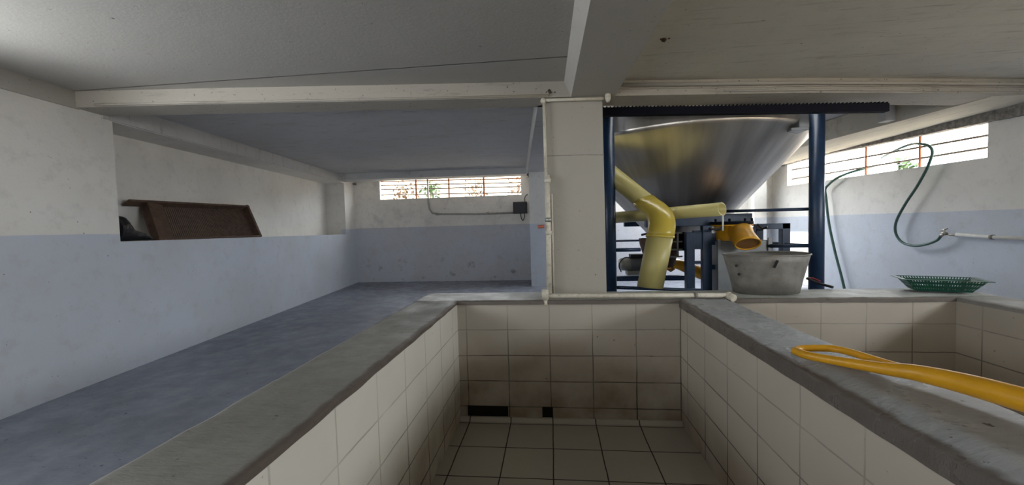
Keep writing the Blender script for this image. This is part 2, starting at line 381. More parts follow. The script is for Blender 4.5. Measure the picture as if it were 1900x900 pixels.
# beam along the left wall, proud of it by a few centimetres
for nm, y0, y1, zb in (('trim_6', -3.0, 3.16, 2.862), ('trim_7', 3.36, 8.72, 2.84)):
    o_ = .022; m = MB()
    m.hexa([(lwx(y0)-.05,y0,zb),(lwx(y0)+o_,y0,zb),(lwx(y1)+o_,y1,zb),(lwx(y1)-.05,y1,zb)], [(lwx(y0)-.05,y0,3.06),(lwx(y0)+o_,y0,3.06),(lwx(y1)+o_,y1,3.06),(lwx(y1)-.05,y1,3.06)])
    struct(m.build(nm, M['ceiling'] if nm == 'trim_6' else M['ceiling_rear']))
# beam along the right wall: deep inner face and board-marked underside
m = MB(); m.hexa([(4.36,4.40,ZB-.006),(5.05,4.40,ZB-.006),(5.05,9.5,ZB-.006),(3.75,9.5,ZB-.006)], [(4.36,4.4,3.15),(5.05,4.4,3.15),(5.05,9.5,3.15),(3.75,9.5,3.15)]); struct(m.build('trim_8', M['form']))
m = MB()   # rough mortar bed between beam and window head
for i in range(76):
    y0 = 3.1+i*.085; y1 = y0+.088; t0 = .05+.02*noise.noise(V((y0*3, 1, 2))); zl = 2.77+(y0-5.1)*.040-.012
    m.box(RX-t0-.02, RX+.04, y0, y1, min(zl, 2.86)+.012*noise.noise(V((y0*9, 0, 5))), ZB+.004)
struct(m.build('trim_9', M['rough']))
# wall between the left room and the machine room: pillar by the basin and pier at the back
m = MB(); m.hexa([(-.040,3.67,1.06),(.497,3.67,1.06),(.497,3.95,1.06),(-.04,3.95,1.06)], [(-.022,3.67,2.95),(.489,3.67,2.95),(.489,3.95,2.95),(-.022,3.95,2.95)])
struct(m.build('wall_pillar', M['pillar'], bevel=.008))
m = MB(); m.box(-.455, .10, 8.56, 9.56, FZ-.1, ZB+.05); struct(m.build('wall_pier', M['wall']))
m = MB(); m.box(4.50, 4.76, 9.25, 9.56, FZ-.1, 3.1); struct(m.build('wall_corner_column', M['wall']))
m = MB()   # fine crack line across the pillar
m.tube([(-.02, 3.668, 2.355), (.12, 3.6685, 2.352), (.30, 3.668, 2.350), (.485, 3.6685, 2.342)], .0025, 6); struct(m.build('trim_10', M['rough']))

# windows: bars
win = struct(MB().box(-4.25, -.70, 9.62, 9.68, 2.468, 2.476).build('window_1', M['wall_white']))
for x in (772, 833, 898):
    p = px(x, 350, 'y', 9.62); m = MB(); m.tube([(p.x, 9.62, 2.46), (p.x, 9.62, 2.98)], .022, 8); m.build('window_bar', M['bar_rust'], win)
for z, mt in ((2.56, 'bar_grey'), (2.70, 'bar_grey'), (2.80, 'bar_grey'), (2.90, 'bar_rust')):
    m = MB(); m.tube([(-4.25, 9.63, z+.03), (-.70, 9.63, z-.03)], .014, 6); m.build('window_rail', M[mt], win)
win2 = struct(MB().box(5.13, 5.16, 5.10, 8.97, 2.35, 2.362).build('window_2', M['wall_white']))
for x, y in ((1607, 290), (1707, 285), (1523, 320)):
    p = px(x, y, 'x', 5.12); m = MB(); m.tube([(5.12, p.y, 2.36), (5.12, p.y, 2.9)], .015, 8); m.build('window_bar', M['bar_rust'], win2)
for za, zb in ((2.485, 2.55), (2.625, 2.745)):
    m = MB(); m.tube([(5.13, 5.06, za), (5.13, 9.0, zb)], .014, 6); m.build('window_rail', M['bar_grey'], win2)

# ------------------------------------------------------------------ the tiled double basin
XL, XR, X2, X3, YB, ZR = -.8435, 1.0637, 1.42, 3.15, 3.39, 1.065
bas = thing('tiled_basin', (1.1, 1.2, 0), 'white-tiled twin wash basin with grey cement rims filling the foreground', 'basin')
ux = [XL-.02, px(867, 760, 'y', YB).x, px(943, 760, 'y', YB).x, px(1006, 765, 'y', YB).x, px(1026, 765, 'y', YB).x, XR+.02]
vz = [-.05, px(905, 776, 'y', YB).z, px(905, 753, 'y', YB).z, ZR-.01]
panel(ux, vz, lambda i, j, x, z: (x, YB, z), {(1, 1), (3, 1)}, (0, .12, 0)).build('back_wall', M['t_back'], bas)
m = MB(); m.box(XL-.02, XR+.02, YB+.121, YB+.15, -.05, .4); m.build('drain_dark_fill', M['dark'], bas)  # near-black backing, darkness behind the drains put into the colour
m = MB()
for i in (1, 3): m = MB(); m.box(ux[i], ux[i+1], YB+.03, YB+.12, vz[1], vz[2]); m.build('drain_dark_fill', M['dark'], bas)  # near-black block in each drain stands for the shade inside it
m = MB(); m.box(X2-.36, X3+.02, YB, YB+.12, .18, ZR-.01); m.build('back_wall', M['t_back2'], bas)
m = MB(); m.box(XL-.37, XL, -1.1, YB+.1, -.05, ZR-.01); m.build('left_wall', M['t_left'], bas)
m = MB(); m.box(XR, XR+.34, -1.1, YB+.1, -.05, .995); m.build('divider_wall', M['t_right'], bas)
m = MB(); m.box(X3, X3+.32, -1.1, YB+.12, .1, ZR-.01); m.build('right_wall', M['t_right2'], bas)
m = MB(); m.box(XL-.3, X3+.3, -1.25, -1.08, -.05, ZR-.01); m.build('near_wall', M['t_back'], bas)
m = MB(); m.box(XL-.3, X3+.3, YB+.13, 3.80, FZ-.1, ZR-.01); m.build('back_wall_core', M['cement_r'], bas)
m = MB(); m.box(XL-.1, XR+.1, -1.1, YB+.1, -.1, 0); m.build('basin_floor', M['t_floor'], bas)
m = MB(); m.box(XR+.3, X3+.1, -1.1, YB+.1, .1, .21); m.build('basin_floor', M['t_floor'], bas)
# cove skirting tiles at the foot of the walls
m = MB(); m.hexa([(XL-.01,YB-.035,-.001),(XR+.01,YB-.035,-.001),(XR+.01,YB+.01,-.001),(XL-.01,YB+.01,-.001)], [(XL-.01,YB-.012,.030),(XR+.01,YB-.012,.030),(XR+.01,YB+.01,.030),(XL-.01,YB+.01,.030)])
m.build('skirting', M['t_floor'], bas)
def hf(x0, x1, y0, y1, cell, zf, zbot, jit=.005, slope=.014):
    nx = max(3, int((x1-x0)/cell)); ny = max(3, int((y1-y0)/cell)); m = MB(); vs = []; fs = []
    for j in range(ny+1):
        for i in range(nx+1):
            x = x0+(x1-x0)*i/nx; y = y0+(y1-y0)*j/ny; z = zf(x, y)
            if i in (0, nx): x += jit*noise.noise(V((x, y*6, 1)))*(1.5); z -= slope*.5
            if j in (0, ny): y += jit*noise.noise(V((x*6, y, 7)))*(1.5); z -= slope*.5
            vs.append((x, y, z))
    nn = len(vs)
    for j in range(ny):
        for i in range(nx):
            a = j*(nx+1)+i; fs.append((a, a+1, a+nx+2, a+nx+1))
    m.add(vs, fs, True)
    ring = [i for i in range(nx+1)] + [j*(nx+1)+nx for j in range(1, ny+1)] + [ny*(nx+1)+i for i in range(nx-1, -1, -1)] + [j*(nx+1) for j in range(ny-1, 0, -1)]
    L = len(ring); m.add([vs[i] for i in ring]+[(vs[i][0], vs[i][1], zbot) for i in ring], [(k, (k+1) % L, (k+1) % L+L, k+L) for k in range(L)])
    return m
def zt(amp, s):
    return lambda x, y: 1.07+amp*noise.noise(V((x*s, y*s, 3)))+amp*.5*noise.noise(V((x*s*3, y*s*3, 9)))
hf(-1.237, XL+.012, -1.2, YB+.02, .022, zt(.004, 5), 1.046).build('rim', M['cement_l'], bas)
hf(-1.237, X3+.35, YB-.012, 3.83, .022, lambda x, y: zt(.005, 7)(x, y)-.001, 1.035).build('rim', M['cement_b'], bas)
def dz(x, y):
    ridge = XR+.105+.012*noise.noise(V((0, y*4, 0)))
    near = smooth(2.15, 1.75, y)
    return zt(.005, 6)(x, y)+.032*near*smooth(0, 1, (x-XR)/(ridge-XR))**.8
hf(XR-.012, X2+.008, -1.2, YB+.02, .015, dz, 1.0).build('rim', M['cement_d'], bas)
hf(X3-.012, 3.50, -1.2, YB+.03, .03, zt(.004, 5), 1.035).build('rim', M['cement_r'], bas)

# ------------------------------------------------------------------ hopper on its frame
hop = thing('steel_hopper', (HX, HY, 1.4), 'large conical brushed stainless steel hopper hanging between the navy posts', 'hopper')
zse = 2.80; apx = 1.50; ra = .40
m = MB(); prof = [(ra+(HR-ra)*t/24, apx+(zse-apx)*t/24) for t in range(25)]
m.lathe(prof, (HX, HY, 0), 96); m.build('cone', M['stainless'], hop, solid=.008)
m = MB(); m.lathe([(HR+.002, zse-.002), (HR+.002, 3.75)], (HX, HY, 0), 96); m.build('cylinder', M['stainless'], hop)
m = MB(); m.lathe([(.0, apx), (.43, apx), (.45, apx+.03), (.42, apx+.05)], (HX, HY, 0), 48); m.build('bottom_flange', M['stainless'], hop)
m = MB(); m.box(2.70, 2.80, 4.60, 4.68, 2.70, 2.86); m.box(2.62, 2.80, 4.60, 4.84, 2.86, 2.89); m.box(2.62, 2.80, 4.60, 4.84, 2.67, 2.70); m.build('mounting_lug', M['cabinet'], hop, bevel=.004)
fra = thing('hopper_frame', (HX, HY, FZ), 'navy blue tubular steel frame whose tall posts carry the hopper', 'frame')
for x, y in ((.672, 4.64), (2.905, 4.64), (.672, 7.15), (2.905, 7.15)):
    m = MB(); m.tube([(x, y, FZ), (x, y, 3.0)], .072, 24); m.tube([(x, y, FZ), (x, y, FZ+.012)], .13, 24); m.build('post', M['steel_blue'], fra)
def rail(a, b, r=.018): m = MB(); m.tube([a, b], r, 12); m.build('rail', M['steel_blue'], fra)
rail((.672, 4.64, 1.408), (1.02, 4.66, 1.405), .022); rail((2.53, 4.9, 1.40), (2.905, 4.64, 1.41), .022)
rail((.672, 4.64, .975), (1.7, 4.66, .925), .02)
rail((2.0, 5.2, 1.83), (2.905, 4.64, 1.815), .018)
rail((.672, 4.64, 1.82), (.672, 7.15, 1.82), .018)
rail((2.905, 4.64, 1.4), (2.905, 7.15, 1.4), .018); rail((.672, 7.15, 1.4), (2.905, 7.15, 1.4), .018)
for y in (5.16, 6.62):
    m = MB(); m.box(1.20, 2.49, y, y+.08, 1.655, 1.795); m.build('cross_beam', M['steel_blue'], fra, bevel=.006)
m = MB(); m.box(.70, 1.95, 5.9, 6.0, .86, .93); m.build('cross_beam', M['steel_blue'], fra, bevel=.006)
# dark channel with toothed deck edge above
dk = MB(); A = V((.50, 4.13, 2.822)); B = V((3.26, 4.17, 2.722))
dk.hexa([A, B, B+V((0,.07,0)), A+V((0,.07,0))], [A+V((0,0,.078)), B+V((0,0,.075)), B+V((0,.07,.075)), A+V((0,.07,.078))])
for k in range(76):
    t = (k+.3)/76; t2 = (k+.85)/76; p = A.lerp(B, t); q = A.lerp(B, t2); h = .088+.004*random.random()
    dk.hexa([p, q, q+V((0,.05,0)), p+V((0,.05,0))], [p+V((.006,0,h)), q+V((-.006,0,h)), q+V((-.006,.05,h)), p+V((.006,.05,h))])
tag(dk.build('steel_beam', M['black_blue']), 'dark navy steel channel with toothed top edge under the concrete beam, above the hopper', 'beam')
m = MB(); q = px(1652, 212, 'y', 5.3); m.box(q.x-.06, q.x+.06, 5.3, 5.42, 2.88, 3.17); struct(m.build('trim_11', M['ceiling_rear']))

# ------------------------------------------------------------------ yellow plastic pipes
pa = thing('bent_pipe', (1.0, 4.15, 1.09), 'bent pale yellow plastic pipe with glossy elbow, right of the pillar', 'pipe')
P0 = px(1085, 283, 'y', 5.05); P1 = px(1206, 382, 'y', 4.42); P3 = px(1226, 432, 'y', 4.12); P4 = px(1206, 533, 'y', 4.05)
PM = px(1238, 388, 'y', 4.24)
m = MB(); m.tube([P0, P1], [.118, .118], 32, cap=False, zs=.63); m.build('upper_pipe', M['pvc_yellow'], pa, solid=.008)
el = []; da = (P1-P0).normalized(); db = (P4-P3).normalized(); LL = (P3-P1).length*.56; PM = ((P1+da*LL)+(P3-db*LL))/2
for i in range(13):
    t = i/12; el.append(P1*(1-t)**2+PM*2*t*(1-t)+P3*t*t)
d0 = (P1-P0).normalized(); d1 = (P4-P3).normalized()
pts = [P1-d0*.10]+el+[P3+d1*.03]
m = MB(); m.tube(pts, [.128]+[.130]*13+[.131], 32, cap=False, zs=.63); m.build('elbow', M['pvc_elbow'], pa, solid=.008)
m = MB(); m.tube([P3+d1*.028, P3+d1*.05], [.137, .137], 32, cap=False, zs=.63); m.build('elbow_lip', M['pvc_elbow'], pa, solid=.006)
m = MB(); m.tube([P3-d1*.02, P4], [.124, .122], 32, cap=False, zs=.63); m.build('lower_pipe', M['pvc_yellow'], pa, solid=.008)
Q0 = px(1090, 408, 'y', 5.40); Q1 = px(1340, 388, 'y', 4.20)
m = MB(); m.tube([Q0, Q1], [.104, .100], 32, cap=False, zs=.63)
o = m.build('straight_pipe', M['pvc_yellow'], solid=.010); tag(o, 'straight level pale yellow plastic pipe in front of the hopper tip', 'pipe')
m = MB(); p = px(1341, 399, 'y', 4.20); m.tube([p, p+V((0, 0, -.16))], .009, 8)
tag(m.build('hanging_strap', M['pvc_white']), 'thin pale strap hanging below the open end of the level yellow pipe', 'strap')

# ------------------------------------------------------------------ milling machine under the hopper
mc = thing('grinding_machine', (2.25, 5.0, FZ), 'grey sheet-metal grinding machine with orange outlet spout in a navy stand', 'machine')
m = MB(); m.box(1.99, 2.555, 4.9, 5.35, FZ, 1.47); m.build('cabinet', M['cabinet'], mc, bevel=.008)
m = MB(); m.box(1.965, 2.0, 4.88, 4.9, FZ, 1.49); m.box(2.53, 2.575, 4.88, 4.9, 1.1, 1.5); m.build('cabinet_edge', M['cabinet'], mc, bevel=.003)
m = MB(); m.lathe([(.19, 1.46), (.195, 1.64), (.235, 1.645), (.235, 1.665), (0, 1.665)], (2.22, 5.12, 0), 40); m.build('outlet_housing', M['orange'], mc)
m = MB(); m.lathe([(0, 1.664), (.24, 1.664), (.24, 1.70), (0, 1.70)], (2.22, 5.12, 0), 32)
for k in range(8): a = k*.785+.3; m.tube([(2.22+.22*math.cos(a), 5.12+.22*math.sin(a), 1.64), (2.22+.22*math.cos(a), 5.12+.22*math.sin(a), 1.735)], .014, 8)
m.build('bolted_flange', M['black_blue'], mc)
sp = [px(1372, 424, 'y', 4.98), px(1376, 436, 'y', 4.86), px(1388, 453, 'y', 4.66)]
m = MB(); m.tube(spline(sp, 6), [.13+.0*i for i in range(13)], 32, cap=False, zs=.66); m.build('spout', M['orange'], mc, solid=.012)
e = sp[-1]; d = (sp[-1]-sp[-2]).normalized()
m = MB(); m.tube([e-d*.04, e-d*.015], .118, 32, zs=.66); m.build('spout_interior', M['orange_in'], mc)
hp = px(1332, 428, 'y', 4.9)
m = MB(); m.tube(spline([px(1405, 416, 'y', 4.95), px(1414, 424, 'y', 4.9), px(1424, 421, 'y', 4.85)], 5), .012, 8); m.build('clamp_handle', M['black'], mc)
m = MB(); m.tube(spline([px(1342, 420, 'y', 4.95), px(1332, 426, 'y', 4.9), px(1316, 424, 'y', 4.85)], 5), .014, 8); m.build('clamp_handle', M['black'], mc)
st = thing('machine_stand', (1.9, 5.1, FZ), 'navy square-tube stand with vertical legs around the grinding machine', 'stand')
for x0, x1, y, z1 in ((1.645, 1.745, 5.0, 1.58), (1.84, 1.945, 5.0, 1.66), (2.86, 2.955, 5.2, 1.66), (2.60, 2.69, 5.3, 1.62)):
    m = MB(); m.box(x0, x1, y, y+.09, FZ, z1); m.build('leg', M['steel_blue'], st, bevel=.006)
for a in ((1.74, 1.85, 5.02, 5.08, 1.37, 1.60), (1.74, 1.85, 5.02, 5.08, 1.19, 1.225), (1.94, 2.0, 5.02, 5.08, 1.12, 1.17), (1.94, 2.0, 5.02, 5.08, 1.42, 1.56), (2.56, 2.955, 5.2, 5.29, 1.59, 1.66), (2.56, 2.87, 5.22, 5.27, 1.36, 1.40)):
    m = MB(); m.box(*a); m.build('crossbar', M['steel_blue'], st, bevel=.004)
m = MB(); m.tube([(1.66, 4.95, FZ+.02), (1.62, 4.9, FZ)], .03, 8); m.build('foot', M['cabinet'], st)
gv = thing('slide_valve', (1.42, 5.3, 1.2), 'dark slide valve with threaded rods below the hopper, behind the yellow elbow', 'valve')
m = MB(); m.lathe([(.27, 1.50), (.26, 1.42), (.17, 1.12), (0, 1.12)], (1.45, 5.45, 0), 24); m.build('funnel', M['rust'], gv)
m = MB(); m.box(1.44, 1.73, 5.25, 5.35, 1.34, 1.58); m.build('gear_box', M['black_blue'], gv, bevel=.01)
for z in (1.36, 1.46, 1.57, 1.27):
    m = MB(); m.tube([(1.38, 5.2, z), (1.66, 5.2, z)], .011, 8); m.build('threaded_rod', M['motor'], gv)
for x in (1.50, 1.60):
    m = MB(); m.tube([(x, 5.19, 1.27), (x, 5.19, 1.58)], .013, 8); m.build('threaded_rod', M['motor'], gv)
m = MB(); m.tube([px(1190, 436, 'y', 5.2), px(1216, 430, 'y', 5.2)], .014, 8); m.build('valve_lever', M['black'], gv)
# auger of yellow steel on the floor behind
au = thing('screw_conveyor', (1.7, 5.85, .95), 'orange-yellow conveyor trough slanting down behind the stand legs', 'conveyor')
m = MB(); m.box(1.42, 1.93, 6.0, 6.25, 1.02, 1.15); m.build('trough', M['orange'], au, bevel=.02)
m = MB(); m.tube([px(1243, 487, 'y', 6.05), px(1270, 494, 'y', 5.98), px(1300, 507, 'y', 5.85), px(1330, 516, 'y', 5.75)], [.05, .085, .085, .085], 24); m.build('chute', M['orange'], au)
m = MB(); m.lathe([(0, -.05), (.09, -.05), (.12, .0), (.09, .05), (0, .05)], px(1244, 490, 'y', 6.1), 20, rot=Matrix.Rotation(1.57, 4, 'Y')); m.build('hub', M['orange_in'], au)
mo = thing('electric_motor', (1.3, 6.3, .93), 'small grey electric motor with black junction box left of the bent yellow pipe', 'motor')
c = px(1168, 490, 'y', 6.1)
m = MB(); m.lathe([(0, -.16), (.07, -.155), (.095, -.12), (.1, -.08), (.1, .05)], c, 32, rot=Matrix.Rotation(1.57, 4, 'Y')); m.build('end_cover', M['motor'], mo)
m = MB(); m.lathe([(.105, 0), (.105, .25), (.08, .27), (0, .27)], c, 32, rot=Matrix.Rotation(1.57, 4, 'Y'))
for k in range(18): m.lathe([(.105, .02+k*.013), (.118, .022+k*.013), (.118, .027+k*.013), (.105, .029+k*.013)], c, 24, rot=Matrix.Rotation(1.57, 4, 'Y'))
m.build('finned_body', M['cabinet'], mo)
m = MB(); m.box(c.x-.0, c.x+.20, c.y-.09, c.y+.05, c.z+.09, c.z+.155); m.build('junction_box', M['black'], mo, bevel=.006)
m = MB(); m.box(c.x-.05, c.x+.24, c.y-.09, c.y+.09, .93, c.z-.095); m.build('mounting_foot', M['motor'], mo, bevel=.005)
m = MB(); m.tube(spline([px(1172, 479, 'y', 5.95), px(1160, 478, 'y', 5.95), px(1151, 486, 'y', 5.95), px(1149, 496, 'y', 5.95), px(1153, 505, 'y', 5.95)], 6), .008, 8); m.build('cable', M['black'], mo)

# ------------------------------------------------------------------ tin tub on the ledge
tb = thing('metal_tub', (1.895, 3.70, 1.07), 'large dented grey tin tub standing on the ledge beside the orange spout', 'tub')
m = MB(); seg = 64; H = .335; prof = [(.012, .012), (.255, .012), (.262, 0.0), (.268, .0), (.292, .12), (.330, .27), (.347, H), (.374, H+.006), (.374, H-.008), (.360, H-.010)]
m.lathe(prof[:7], (1.895, 3.70, 1.074), seg, sy=.72)
m.v = [(x+.006*noise.noise(V((x*5, y*5, z*5))), y+.010*noise.noise(V((x*6, y*6, z*6+4))), z) for x, y, z in m.v]
m.build('bowl', M['tin'], tb, solid=.004)
m = MB(); ring = [(1.895+.349*math.cos(a*math.tau/48), 3.70+.349*.72*math.sin(a*math.tau/48), 1.074+H+.003*math.sin(a*.26)) for a in range(49)]
m.tube(ring, .007, 8, cap=False); m.build('rolled_rim', M['tin'], tb)
for a, b in ((1366, 493), (1371, 509)):
    p = px(a, b, 'y', 3.66); p = px(a, b, 'y', 3.70-.72*math.sqrt(max(0, (.292+(p.z-1.194)*.25)**2-(p.x-1.895)**2)))
    m = MB(); m.sphere(p, .012, 12); m.build('rivet', M['black'], tb)
m = MB(); p = px(1443, 483, 'y', 3.44); q = px(1436, 497, 'y', 3.455); m.bar(p, q, .02, .006, (0, 1, 0)); m.build('scrape_mark', M['black'], tb)

# ------------------------------------------------------------------ cables by the right post
m = MB(); m.tube(spline([px(1496, 516, 'y', 3.95), px(1506, 520, 'y', 3.93), px(1520, 526, 'y', 3.9), px(1545, 533, 'y', 3.78)], 6), .012, 10)
tag(m.build('black_cable', M['black']), 'thick black cable end lying on the ledge right of the tin tub', 'cable')
m = MB(); m.tube(spline([px(1496, 517, 'y', 3.98), px(1507, 516, 'y', 3.96), px(1522, 522, 'y', 3.9)], 6), .007, 8)
tag(m.build('red_cable', M['red']), 'thin red and white cable over the black cable beside the tin tub', 'cable')

# ------------------------------------------------------------------ green basket
def at2(c, ax, ay, u, v, z): return V((c[0]+ax[0]*u+ay[0]*v, c[1]+ax[1]*u+ay[1]*v, z))
bk = thing('plastic_basket', (3.27, 3.70, 1.075), 'shallow green perforated plastic basket on the far right corner of the basin rim', 'basket')
ang = math.radians(-24); ax = (math.cos(ang), math.sin(ang)); ay = (-math.sin(ang), math.cos(ang)); cc = (3.225, 3.62)
zb_, zt_ = 1.084, 1.180; hb = (.165, .085); ht = (.235, .135)
cb = [at2(cc, ax, ay, sx*hb[0], sy*hb[1], zb_) for sx, sy in ((-1,-1),(1,-1),(1,1),(-1,1))]
ct = [at2(cc, ax, ay, sx*ht[0], sy*ht[1], zt_) for sx, sy in ((-1,-1),(1,-1),(1,1),(-1,1))]
def lattice(a, b, c, d, nu, nv, fill=.5):
    m = MB(); P = lambda u, v: (a.lerp(b, u)).lerp(d.lerp(c, u), v)
    us = []; vs = []
    for i in range(nu): us += [i/nu, (i+fill)/nu]
    us.append(1.)
    for j in range(nv): vs += [j/nv, (j+fill)/nv]
    vs.append(1.)
    pts = [P(u, v) for v in vs for u in us]; n = len(us); fs = []
    for j in range(len(vs)-1):
        for i in range(n-1):
            if i % 2 == 1 and j % 2 == 1: continue
            fs.append((j*n+i, j*n+i+1, (j+1)*n+i+1, (j+1)*n+i))
    return m.add(pts, fs)
for k, nu in ((0, 26), (1, 14), (2, 26), (3, 14)):
    k2 = (k+1) % 4; lattice(cb[k], cb[k2], ct[k2], ct[k], nu, 3).build('side', M['green'], bk, solid=.003)
lattice(cb[0], cb[1], cb[2], cb[3], 24, 12).build('base', M['green'], bk, solid=.003)
co = [at2(cc, ax, ay, sx*(ht[0]+.03), sy*(ht[1]+.018), zt_) for sx, sy in ((-1,-1),(1,-1),(1,1),(-1,1))]
m = MB()
for k in range(4):
    k2 = (k+1) % 4; m.add([ct[k], ct[k2], co[k2], co[k]], [(0,1,2,3)])
m.build('rim', M['green'], bk, solid=.005)

# ------------------------------------------------------------------ yellow D-handle tool on the divider
dh = thing('shovel_handle', (1.3, 1.7, 1.1), 'yellow plastic D-grip shovel handle lying on the grey divider rim at the right', 'tool')
G = lambda x, y, z: px(x, y, 'z', z+.012)
a1 = [G(1474, 651, 1.103), G(1500, 660, 1.105), G(1560, 671, 1.112), G(1640, 684, 1.122), G(1700, 692, 1.131), G(1790, 712, 1.141), G(1900, 742, 1.148)]
dirn = (a1[-1]-a1[-2]).normalized(); a1 += [a1[-1]+dirn*.25, a1[-1]+dirn*1.0]
sp1 = spline(a1, 8); n = len(sp1)
def rad(i):
    t = i/(n-1); return .0175+.0195*smooth(.15, .75, t)
m = MB(); m.tube(sp1, [rad(i) for i in range(n)], 20); m.build('shaft', M['tool'], dh)
a2 = [G(1474, 651, 1.103), G(1486, 647, 1.106), G(1515, 646, 1.112), G(1545, 647, 1.116), G(1575, 653, 1.120), G(1610, 664, 1.124), G(1650, 677, 1.126), G(1700, 691, 1.131)]
m = MB(); s2 = spline(a2, 8); m.tube(s2, [.0155+.003*smooth(.6, 1, i/(len(s2)-1)) for i in range(len(s2))], 16); m.build('grip_loop', M['tool'], dh)
m = MB(); w0, w1, w2, w3 = G(1612, 667, 1.126), G(1640, 674, 1.130), G(1690, 690, 1.135), G(1625, 680, 1.124)
m.add([w0, w1, w2, w3], [(0,1,2,3)]); m.build('web', M['tool'], dh, solid=.012)

# ------------------------------------------------------------------ niche: rusty sieve and black bag
sv = thing('rusty_sieve', tuple(px(380, 442, 'x', -4.5)), 'rusty rectangular sieve tray leaning in the wall niche on the left', 'sieve')
bl = pxl(297, 443, .05); br = pxl(487, 437, .10); tl = pxl(272, 371, .36); tr = pxl(462, 381, .38)
bl.z = 1.672; br.z = 1.665
nrm = (br-bl).cross(tl-bl).normalized()
if nrm.x > 0: nrm = -nrm
bk_ = nrm*.10
eU = (br-bl).normalized(); eV = (tl-bl).normalized()
cor = [bl, br, tr, tl]; n4 = ['bottom_rail', 'end_board', 'top_rail', 'end_board']
ctr = sum(cor, V())/4
for k in range(4):
    a, b = cor[k], cor[(k+1) % 4]; inn = (ctr-(a+b)/2); inn = (inn-(b-a).normalized()*inn.dot((b-a).normalized())).normalized()*.028
    if k == 3: inn = inn*6.5
    if k == 1: inn = inn*1.8
    if k == 2: b = b + (b-a).normalized()*.22
    m = MB()
    m.hexa([a, b, b+inn, a+inn], [a+bk_, b+bk_, b+inn+bk_, a+inn+bk_])
    m.build(n4[k], M['rust'], sv, bevel=.006)
m = MB(); NU, NV = 62, 20; bq = [c_+nrm*.085 for c_ in cor]
for i in range(NU+1):
    t = i/NU; m.bar(bq[0].lerp(bq[1], t), bq[3].lerp(bq[2], t), .015, .005)
for j in range(NV+1):
    t = j/NV; m.bar(bq[0].lerp(bq[3], t)+nrm*.003, bq[1].lerp(bq[2], t)+nrm*.003, .014, .005)
m.build('wire_mesh', M['rust'], sv)
bm_ = MB(); ns, nr = 28, 20; vs = []; fs = []
y0, y1 = 3.50, 3.92
for i in range(ns+1):
    t = i/ns; y = y0+(y1-y0)*t; hh = (.215*(1-smooth(.15, .55, t))+.115*(1-smooth(.45, 1.0, t))*smooth(.1, .4, t)+.02)*(smooth(-.06, .05, t)); wd = .15-.05*t
    if i in (0, ns): hh *= .3; wd *= .5
    for k in range(nr):
        a = math.tau*k/nr; q = V((lwx(y)-.18+wd*math.cos(a), y, 1.675+hh*.5+hh*.5*math.sin(a)))
        d_ = noise.noise(q*9)*.02+abs(noise.noise(q*21))*.014
        vs.append((q.x+math.cos(a)*d_, q.y+.02*noise.noise(q*13), max(1.675, q.z+math.sin(a)*d_*(1 if math.sin(a) > 0 else 0))))
for i in range(ns):
    for k in range(nr):
        k2 = (k+1) % nr; fs.append((i*nr+k, i*nr+k2, (i+1)*nr+k2, (i+1)*nr+k))
fs += [tuple(range(nr))[::-1], tuple(ns*nr+k for k in range(nr))]
bm_.add(vs, fs); tag(bm_.build('plastic_bag', M['black']), 'crumpled black plastic bag on the niche shelf left of the rusty sieve', 'bag')

# ------------------------------------------------------------------ pipes on the pillar and rim
pp = thing('water_pipe', (-.05, 3.62, 1.07), 'cream plastic water pipe running down the left edge of the pillar', 'pipe')
T0 = px(1008, 186, 'y', 3.62)
def pipe(nm, pts, r, mat='pvc_cream', par=pp, cap=True): m = MB(); m.tube(pts, r, 14, cap=cap); return m.build(nm, M[mat], par)
pipe('top_run', [px(1008, 186, 'y', 3.63), px(1120, 183, 'y', 3.63)], .014)
m = MB(); m.sphere(px(1008, 187, 'y', 3.63), .026); m.build('elbow', M['pvc_cream'], pp); m = MB(); m.sphere(px(1128, 180, 'y', 3.62), .03, sc=(.9, 1, 1.6)); m.build('elbow', M['pvc_cream'], pp)
pipe('riser', [px(1009, 188, 'y', 3.63), px(1013, 330, 'y', 3.63)], .014)
pipe('riser', [px(1015, 325, 'y', 3.60), px(1018, 440, 'y', 3.60), px(1019, 548, 'y', 3.60)], .024)
pipe('riser', [px(1023, 360, 'y', 3.64), px(1027, 545, 'y', 3.64)], .012)
for y, r in ((408, .032), (335, .028), (432, .029)):
    pipe('coupling', [px(1016+(y-335)*.02, y-4, 'y', 3.60), px(1016+(y-335)*.02, y+4, 'y', 3.60)], r, 'pvc_cream' if y != 408 else 'motor')
pipe('valve_handle', [px(998, 421, 'y', 3.56), px(1010, 420, 'y', 3.56)], .015, 'copper')
pr = thing('rim_pipe', (.6, 3.40, 1.07), 'cream plastic pipe lying along the basin ledge from the pillar tee to a right-hand elbow', 'pipe')
ty = 3.405
pipe('run', [px(1012, 549, 'y', ty), px(1350, 548, 'y', ty)], .020, par=pr)
m = MB(); m.tube([px(1011, 537, 'y', ty-.01), px(1012, 556, 'y', ty-.01)], .030, 16); m.build('tee', M['pvc_cream'], pr)
m = MB(); m.tube([px(1012, 555, 'y', ty-.01), px(1013, 567, 'y', ty-.01)], .020, 16); m.build('outlet', M['pvc_cream'], pr)
m = MB(); e = px(1352, 549, 'y', ty); m.sphere(e, .034); m.tube([e, e+V((.02, -.05, -.012))], .030, 16); m.build('elbow', M['pvc_cream'], pr)
m = MB(); e = px(1291, 548, 'y', ty); m.tube([e-V((.012, 0, 0)), e+V((.012, 0, 0))], .026, 12); m.build('clip', M['tin'], pr)
